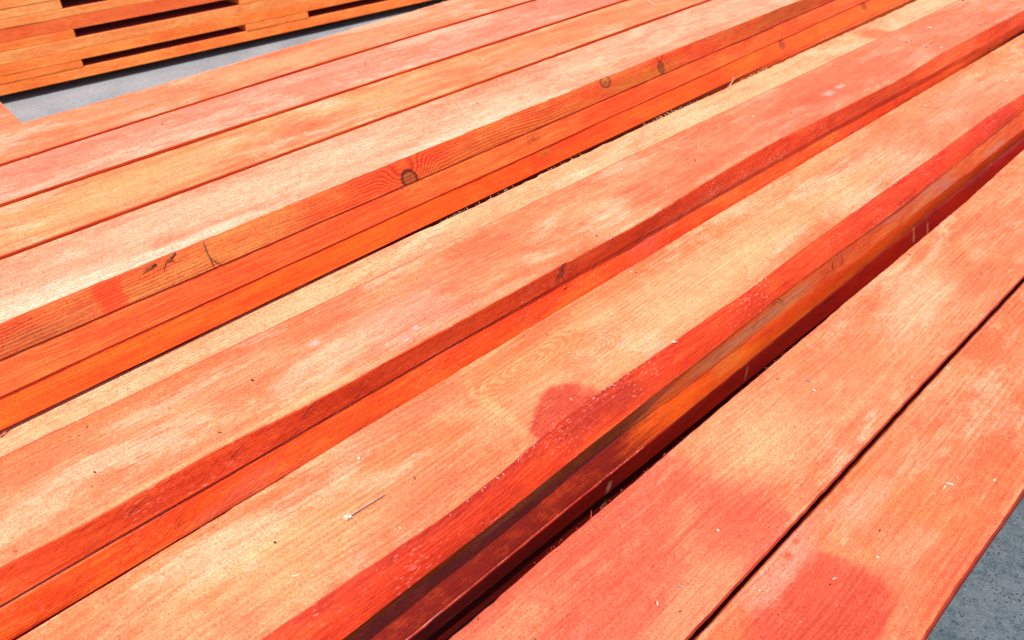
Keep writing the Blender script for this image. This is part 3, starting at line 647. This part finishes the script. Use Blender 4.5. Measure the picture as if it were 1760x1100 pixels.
def mesh_of(name, parts, mat):
    V = []; F_ = []
    for v, f in parts:
        o_ = len(V); V += [tuple(p) for p in v]; F_ += [tuple(i+o_ for i in q) for q in f]
    me = bpy.data.meshes.new(name); me.from_pydata(V, [], F_); me.materials.append(mat)
    ob = bpy.data.objects.new(name, me); C.objects.link(ob); return ob
def at(px, py, D, dz=0.0):
    h_ = hit((px, py), D); return Vector((h_[0], h_[1], CAMZ-D+dz))
rnd_ = random.Random(5)
# the twig with a frayed end
pts = [at(600, 890, DE, .0015), at(620, 878, DE, .003), at(640, 866, DE, .003), at(662, 851, DE, .0012)]
tw = mesh_of('twig', [ribbon('t', pts, .0016, .0010, mGrey)], mGrey); tag(tw, 'thin grey twig with a frayed white end on the cream and orange board', 'twig')
p0 = at(598, 891, DE, .002)
fr = mesh_of('frayed_end', [ribbon('f', [p0, p0+Vector((rnd_.uniform(-.004, .004), rnd_.uniform(-.004, .004), rnd_.uniform(.0005, .004))), p0+Vector((rnd_.uniform(-.006, .006), rnd_.uniform(-.006, .006), rnd_.uniform(0, .003)))], .0011, .0005, mW) for _ in range(16)], mW)
fr.parent = tw
pts = [at(1590, 184, DE, .002), at(1605, 186, DE, .002), at(1625, 188, DE, .002), at(1628, 190, DE, .001)]
tw2 = mesh_of('twig', [ribbon('t', pts, .0006, .0004, mFr)], mFr); tag(tw2, 'short reddish twig with a white tuft near the far end of the tall stack', 'twig')
p0 = at(1590, 184, DE, .002)
fr = mesh_of('frayed_end', [ribbon('f', [p0, p0+Vector((rnd_.uniform(-.005, .005), rnd_.uniform(-.005, .005), rnd_.uniform(.0005, .004)))], .001, .0004, mW) for _ in range(10)], mW); fr.parent = tw2
pts = [at(1090, -3, DA[2], .003), at(1112, 2, DA[2], .004), at(1126, 11, DA[2], .004), at(1120, 17, DA[2], .003), at(1116, 22, DA[2], .002), at(1121, 30, DA[2], .0015)]
tag(mesh_of('wood_shaving', [ribbon('t', pts, .0010, .0004, mGrey)], plain('pale_shaving', (.5, .4, .38))), 'curled pale shaving at the top edge of the photo on the yellow orange board', 'wood shaving')

def chip(px, py, D, size, ang, mat, label, name='wood_chip', thick=.0012, asp=.35, cat='wood chip'):
    size *= .8
    p = at(px, py, D, thick*.6)
    rr = random.Random(int(px*7+py)); k = 7; V = []; 
    for zz in (-.5, .5):
        for j in range(k):
            th = 2*math.pi*j/k; q = 1+rr.uniform(-.3, .25)
            x = math.cos(th)*size*q; y = math.sin(th)*size*asp*q
            V.append((x*math.cos(ang)-y*math.sin(ang), x*math.sin(ang)+y*math.cos(ang), zz*thick*(1 if zz < 0 else rr.uniform(.6, 2.2))))
    F_ = [tuple(range(k-1, -1, -1)), tuple(range(k, 2*k))]+[(j, (j+1) % k, k+(j+1) % k, k+j) for j in range(k)]
    me = bpy.data.meshes.new(name); me.from_pydata(V, [], F_); me.materials.append(mat)
    ob = bpy.data.objects.new(name, me); C.objects.link(ob); ob.location = p; tag(ob, label, cat); return ob
chip(1597, 47, DB, .010, .2, mW, 'long white chip near the top right of the broad streaked board', asp=.25)
chip(1618, 82, DB, .004, .9, mW, 'small white chip nearer than the dark crumbs on the broad streaked board', asp=.6)
chip(1730, 139, DE, .0045, 1.9, mW, 'white chip at the right edge of the photo on the tall stack', asp=.6)
chip(1628, 203, DE, .003, .6, mW, 'tiny white chip close to the reddish twig on the tall stack', asp=.8)
chip(1159, 588, DE, .0045, .5, mW, 'white chip right at the red edge of the tall stack', asp=.5)
chip(1389, 655, DH, .006, .2, mGrey, 'grey and white chip on the upper part of the right-hand stack', asp=.4)
chip(1399, 671, DH, .004, .2, mW, 'white chip just below the grey chip on the right-hand stack', asp=.5)
chip(1336, 652, DH, .0022, .2, mDk, 'small dark crumb left of the grey chip', asp=.5, cat='dark crumb', name='dark_crumb')
chip(1130, 1038, DH, .0055, 2.3, mW, 'slim pale chip near the bottom of the broad orange and pink board', asp=.22)
chip(1234, 912, DH, .003, .2, mW, 'pale chip beside the long crack of the orange and pink board', asp=.7)
chip(1168, 1009, DH, .004, .2, mGrey, 'grey crumb near the bottom of the orange and pink board', asp=.6, cat='dark crumb', name='dark_crumb')
chip(1632, 832, DI, .0085, .4, mW, 'largest of the pale shavings in the cluster on the outer right board', asp=.22)
chip(1623, 838, DI, .006, 1.6, mW, 'pale shaving crossing the largest one on the outer right board', asp=.2)
chip(1645, 822, DI, .006, 2.6, mF, 'upper shaving of the cluster on the outer right board', asp=.15)
chip(1709, 826, DI, .005, 1.5, mW, 'pale shaving right of the cluster on the outer right board', asp=.3)
chip(1434, 995, DI, .0045, 1.1, mW, 'slim pale chip on the dark red patch of the outer right board', asp=.25)
chip(1508, 958, DI, .003, .3, mW, 'round pale chip in the middle of the outer right board', asp=.8)
chip(1512, 912, DI, .0028, 2.1, mDk, 'dark crumb above the round pale chip on the outer right board', asp=.4, cat='dark crumb', name='dark_crumb')
chip(1427, 1005, DI, .002, 1.1, mDk, 'dark crumb on the dark red patch of the outer right board', asp=.6, cat='dark crumb', name='dark_crumb')
chip(508, 990, DE, .0065, 1.0, mF, 'pale sliver near the bottom of the cream and orange board', asp=.15)
chip(617, 788, DE, .003, .5, mW, 'tiny white chip above the frayed twig', asp=.8)
chip(473, 933, DE, .003, .5, mDk, 'dark crumb low on the cream and orange board', asp=.5, cat='dark crumb', name='dark_crumb')
chip(25, 947, DB, .004, .5, mFr, 'dark red chip at the lower left of the broad streaked board', asp=.6)
chip(163, 812, DB, .0025, .5, mDk, 'dark crumb at the left of the broad streaked board', asp=.5, cat='dark crumb', name='dark_crumb')
chip(434, 654, DB, .003, .5, mDk, 'dark red crumb left of the middle on the broad streaked board', asp=.7, cat='dark crumb', name='dark_crumb')
chip(1655, 1, DB, .006, .5, mDk, 'black lump at the top edge of the photo', asp=.7, thick=.006, cat='dark crumb', name='dark_crumb')
chip(1464, 230, DE, .0028, .5, mDk, 'dark crumb against the left edge of the tall stack', asp=.8, cat='dark crumb', name='dark_crumb', thick=.003)
for k_, (x, y) in enumerate(((1558, 73), (1567, 77), (1566, 71), (1598, 76), (1602, 74), (1540, 68), (1592, 82), (1694, 41), (1683, 43))):
    chip(x, y, DB, rnd_.uniform(.0016, .0034), rnd_.uniform(0, 3), mDk, 'dark crumb in the scatter near the top right of the broad streaked board', asp=.6, cat='dark crumb', name='dark_crumb', thick=.002)['group'] = 'scatter of dark crumbs'
# pale slivers
def sliver(p, q, D, mat, label, lift=.004, r0=.0011, bend=.004):
    a, b = at(*p, D, .001), at(*q, D, lift); m_ = (a+b)/2+Vector((rnd_.uniform(-bend, bend), rnd_.uniform(-bend, bend), bend*.6))
    ob = mesh_of('splinter', [ribbon('s', [a, (a+m_)/2, m_, (m_+b)/2, b], r0, r0*.3, mat)], mat); return tag(ob, label, 'splinter')
sliver((82, 641), (110, 628), DA5b, mF, 'pale yellow splinter lodged in the seam of the left stack')
bpy.data.objects[-1] if False else None
sliver((1253, 152), (1260, 138), DB, mF, 'upright frayed splinter on the wavy edge of the narrow cream board', .016, .0016)
sliver((1250, 151), (1264, 141), DB, mF, 'second strand of the upright frayed splinter on the narrow cream board', .012, .0012)
sliver((770, 428), (800, 444), DB, mFr, 'thin curved red fibre lying on the broad streaked board', .001, .0006, .010)
sliver((0, 752), (17, 737), DB, mFr, 'orange splinter at the left edge of the photo on the cream board', .002, .0022, .001)
sliver((1015, 895), (1016, 884), DH, mFr, 'upright red splinter on the near edge of the orange and pink board', .01, .0012, .001)
mBr = plain('brown_fibre', (0.20, 0.055, 0.015))
def side_at(px, py, xface, out=0.0):
    a = _un(px, py); d = RGT*a[0] + UPV*a[1] + FWD*FPX
    t = (xface+out)/d[0]; return Vector((xface+out, t*d[1], CAMZ+t*d[2]))
def on_face(px, py, fc):
    eT, eB, Dt, Db = fc; xf = float(np.mean(eT[1]))
    for _ in range(8):
        p = side_at(px, py, xf); fr_ = min(1, max(0, (CAMZ-Dt-p.z)/(Db-Dt)))
        xf = float(np.interp(p.y, *eT))*(1-fr_)+float(np.interp(p.y, *eB))*fr_
    return xf
def face_curve(pts, fc, mat, label, r0=.0012, name='splinter', cat='splinter'):
    P_ = [side_at(x, y, on_face(x, y, fc)+.0022, .0012*math.sin(math.pi*i/(len(pts)-1))) for i, (x, y) in enumerate(pts)]
    ob = mesh_of(name, [ribbon('s', P_, r0, r0*.35, mat, .7)], mat); return tag(ob, label, cat)
xa_ = lambda x: float(np.interp(hit((x, 430), DA[3])[1], *eA4r))
FA4 = (eA4r, edge('A4b', DA4b), DA[3], DA4b); FF1 = (f1t, f1b, DEb+.003, DFm); FBs = (eBr, edge('Bb', DBb), DB, DBb)
face_curve([(349, 416), (353, 430), (360, 444), (366, 458)], FA4, mBr, 'longer dark splinter across the rough brown edge of the left stack', .0018)
face_curve([(358, 440), (368, 448), (378, 452), (388, 458)], FA4, mBr, 'dark strip shaped as the shadow of the longer splinter on the rough brown edge', .0014)  # solid strip standing in for the shadow the longer splinter throws
face_curve([(301, 434), (290, 446), (283, 449), (279, 464)], FA4, mBr, 'curled dark splinter hanging from the top arris of the rough brown edge', .0018)
face_curve([(285, 448), (296, 447), (302, 450)], FA4, mBr, 'tiny side strand beside the curled dark splinter', .0012)
face_curve([(266, 452), (258, 459), (250, 462), (243, 469)], FA4, mBr, 'dark mark on the rough brown edge, left of the curled splinter', .0022)  # thin dark curve on the face just below the arris
face_curve([(1329, 521), (1336, 514), (1340, 515)], FF1, mDk, 'short dark sliver on the grey weathered edge, left of its twin')
face_curve([(1338, 514), (1344, 517), (1347, 520)], FF1, mDk, 'short dark sliver on the grey weathered edge, right of its twin')
face_curve([(1432, 463), (1431, 452), (1440, 440), (1442, 430)], FF1, mDk, 'left one of two dark wiggly resin threads on the grey weathered edge', .0009)
face_curve([(1446, 455), (1449, 446), (1446, 438), (1450, 430)], FF1, mDk, 'right one of two dark wiggly resin threads on the grey weathered edge', .0009)
face_curve([(965, 478), (968, 468), (967, 460), (972, 454)], FBs, mDk, 'black split in the flecked red edge of the broad streaked board', .0016)
# torn fibres along sawn arrises : too many to count
def fibres(name, e, D, ys_rng, n_, mat, label, ln=(.004, .012), out=1.0, down=0.3, r=.0004, seed=1):
    rr = random.Random(seed); parts = []
    cl = [rr.uniform(*ys_rng) for _ in range(max(2, n_//7))]
    for _ in range(n_):
        y = rr.choice(cl)+rr.gauss(0, .03); x = float(np.interp(y, *e)); l = rr.uniform(*ln)
        p = Vector((x, y, CAMZ-D)); d = Vector((out*rr.uniform(.2, .9), rr.uniform(-1, 1), rr.uniform(-down, .6))).normalized()
        q = p+d*l*.5; s = q+(d+Vector((0, rr.uniform(-.6, .6), rr.uniform(-.9, .1)))).normalized()*l*.5
        parts.append(ribbon('f', [p, q, s], r*rr.uniform(.7, 1.6), r*.3, mat))
    ob = mesh_of(name, parts, mat); tag(ob, label, 'wood fibres', None, 'stuff'); return ob
fibres('wood_fibres', eBl, DB, (.9, 2.2), 90, mF, 'frayed pale fibres on the wavy edge of the narrow cream board', out=-1, seed=2)
fibres('wood_fibres', eA4r, DA[3], (.1, 2.3), 70, mFr, 'torn dark fibres on the upper edge of the palest board', out=1, down=1.2, seed=3, ln=(.003, .010))
fibres('wood_fibres', eHl, DH, (.4, 2.6), 34, mFr, 'torn fibres along the near edge of the orange and pink board', out=-1, seed=4, ln=(.002, .007))
fibres('wood_fibres', eA1l, DA[0], (.3, 2.5), 50, mF, 'fine fibres along the outer edge of the peach board', out=-1, seed=6, ln=(.003, .009))
fibres('wood_fibres', eEr, DE, (.3, 2.6), 50, mF, 'fine pale fibres along the bulging red edge', out=1, seed=8, ln=(.002, .006))
# sawdust and chips lying loose : one mass
parts_w = []; parts_d = []
rr = random.Random(44)
surf = [(eBs, eBr, DB), (eEl, eEr, DE), (eHl, eHr, DH), (eHr, eIr, DI), (eA3r, eA4r, DA[3]), (eA2r, eA3r, DA[2]), (eA12, eA2r, DA[1]), (eA1l, eA12, DA[0])]
for (l_, r_, D) in surf:
    for k_ in range(95):
        y = rr.uniform(.1, 3.6); xl_, xr_ = float(np.interp(y, *l_)), float(np.interp(y, *r_)); x = rr.uniform(xl_+.006, xr_-.006)
        s = rr.choice([.0007, .0009, .0012, .0016]); p = Vector((x, y, CAMZ-D+.0006)); an = rr.uniform(0, 6.28); l = s*rr.uniform(1, 4)
        d = Vector((math.cos(an), math.sin(an), rr.uniform(0, .3)))*l
        (parts_w if rr.random() < .62 else parts_d).append(ribbon('s', [p, p+d*.5+Vector((0, 0, s*.6)), p+d], s*.8, s*.35, mW))
for (e_, D_, off_) in ((eCt, DBb+.006, -.001), (edge('A4b', DA4b), DA4b+.003, .0015), (gt, DFb+.003, -.001), (eBs, DB, .002), (eEl, DE, .004), (eHl, DH, .006)):
    cl_ = [rr.uniform(.15, 2.6) for _ in range(9)]
    for _ in range(70):
        y = rr.choice(cl_)+rr.gauss(0, .05); x = float(np.interp(y, *e_))+off_+abs(rr.gauss(0, .003))*(1 if off_ > .0016 else -.3)
        s = rr.choice([.0006, .0008, .0011]); p = Vector((x, y, CAMZ-D_+.0005)); an = rr.uniform(0, 6.28)
        d = Vector((math.cos(an)*.5, math.sin(an), .1))*s*rr.uniform(1, 3.5)
        parts_w.append(ribbon('s', [p, p+d*.5+Vector((0, 0, s*.5)), p+d], s*.7, s*.3, mW))
tag(mesh_of('sawdust', parts_w, mW), 'pale sawdust crumbs scattered over the board tops', 'sawdust', None, 'stuff')
tag(mesh_of('dirt_crumbs', parts_d, mDk), 'tiny dark dirt crumbs scattered over the board tops', 'dirt', None, 'stuff')
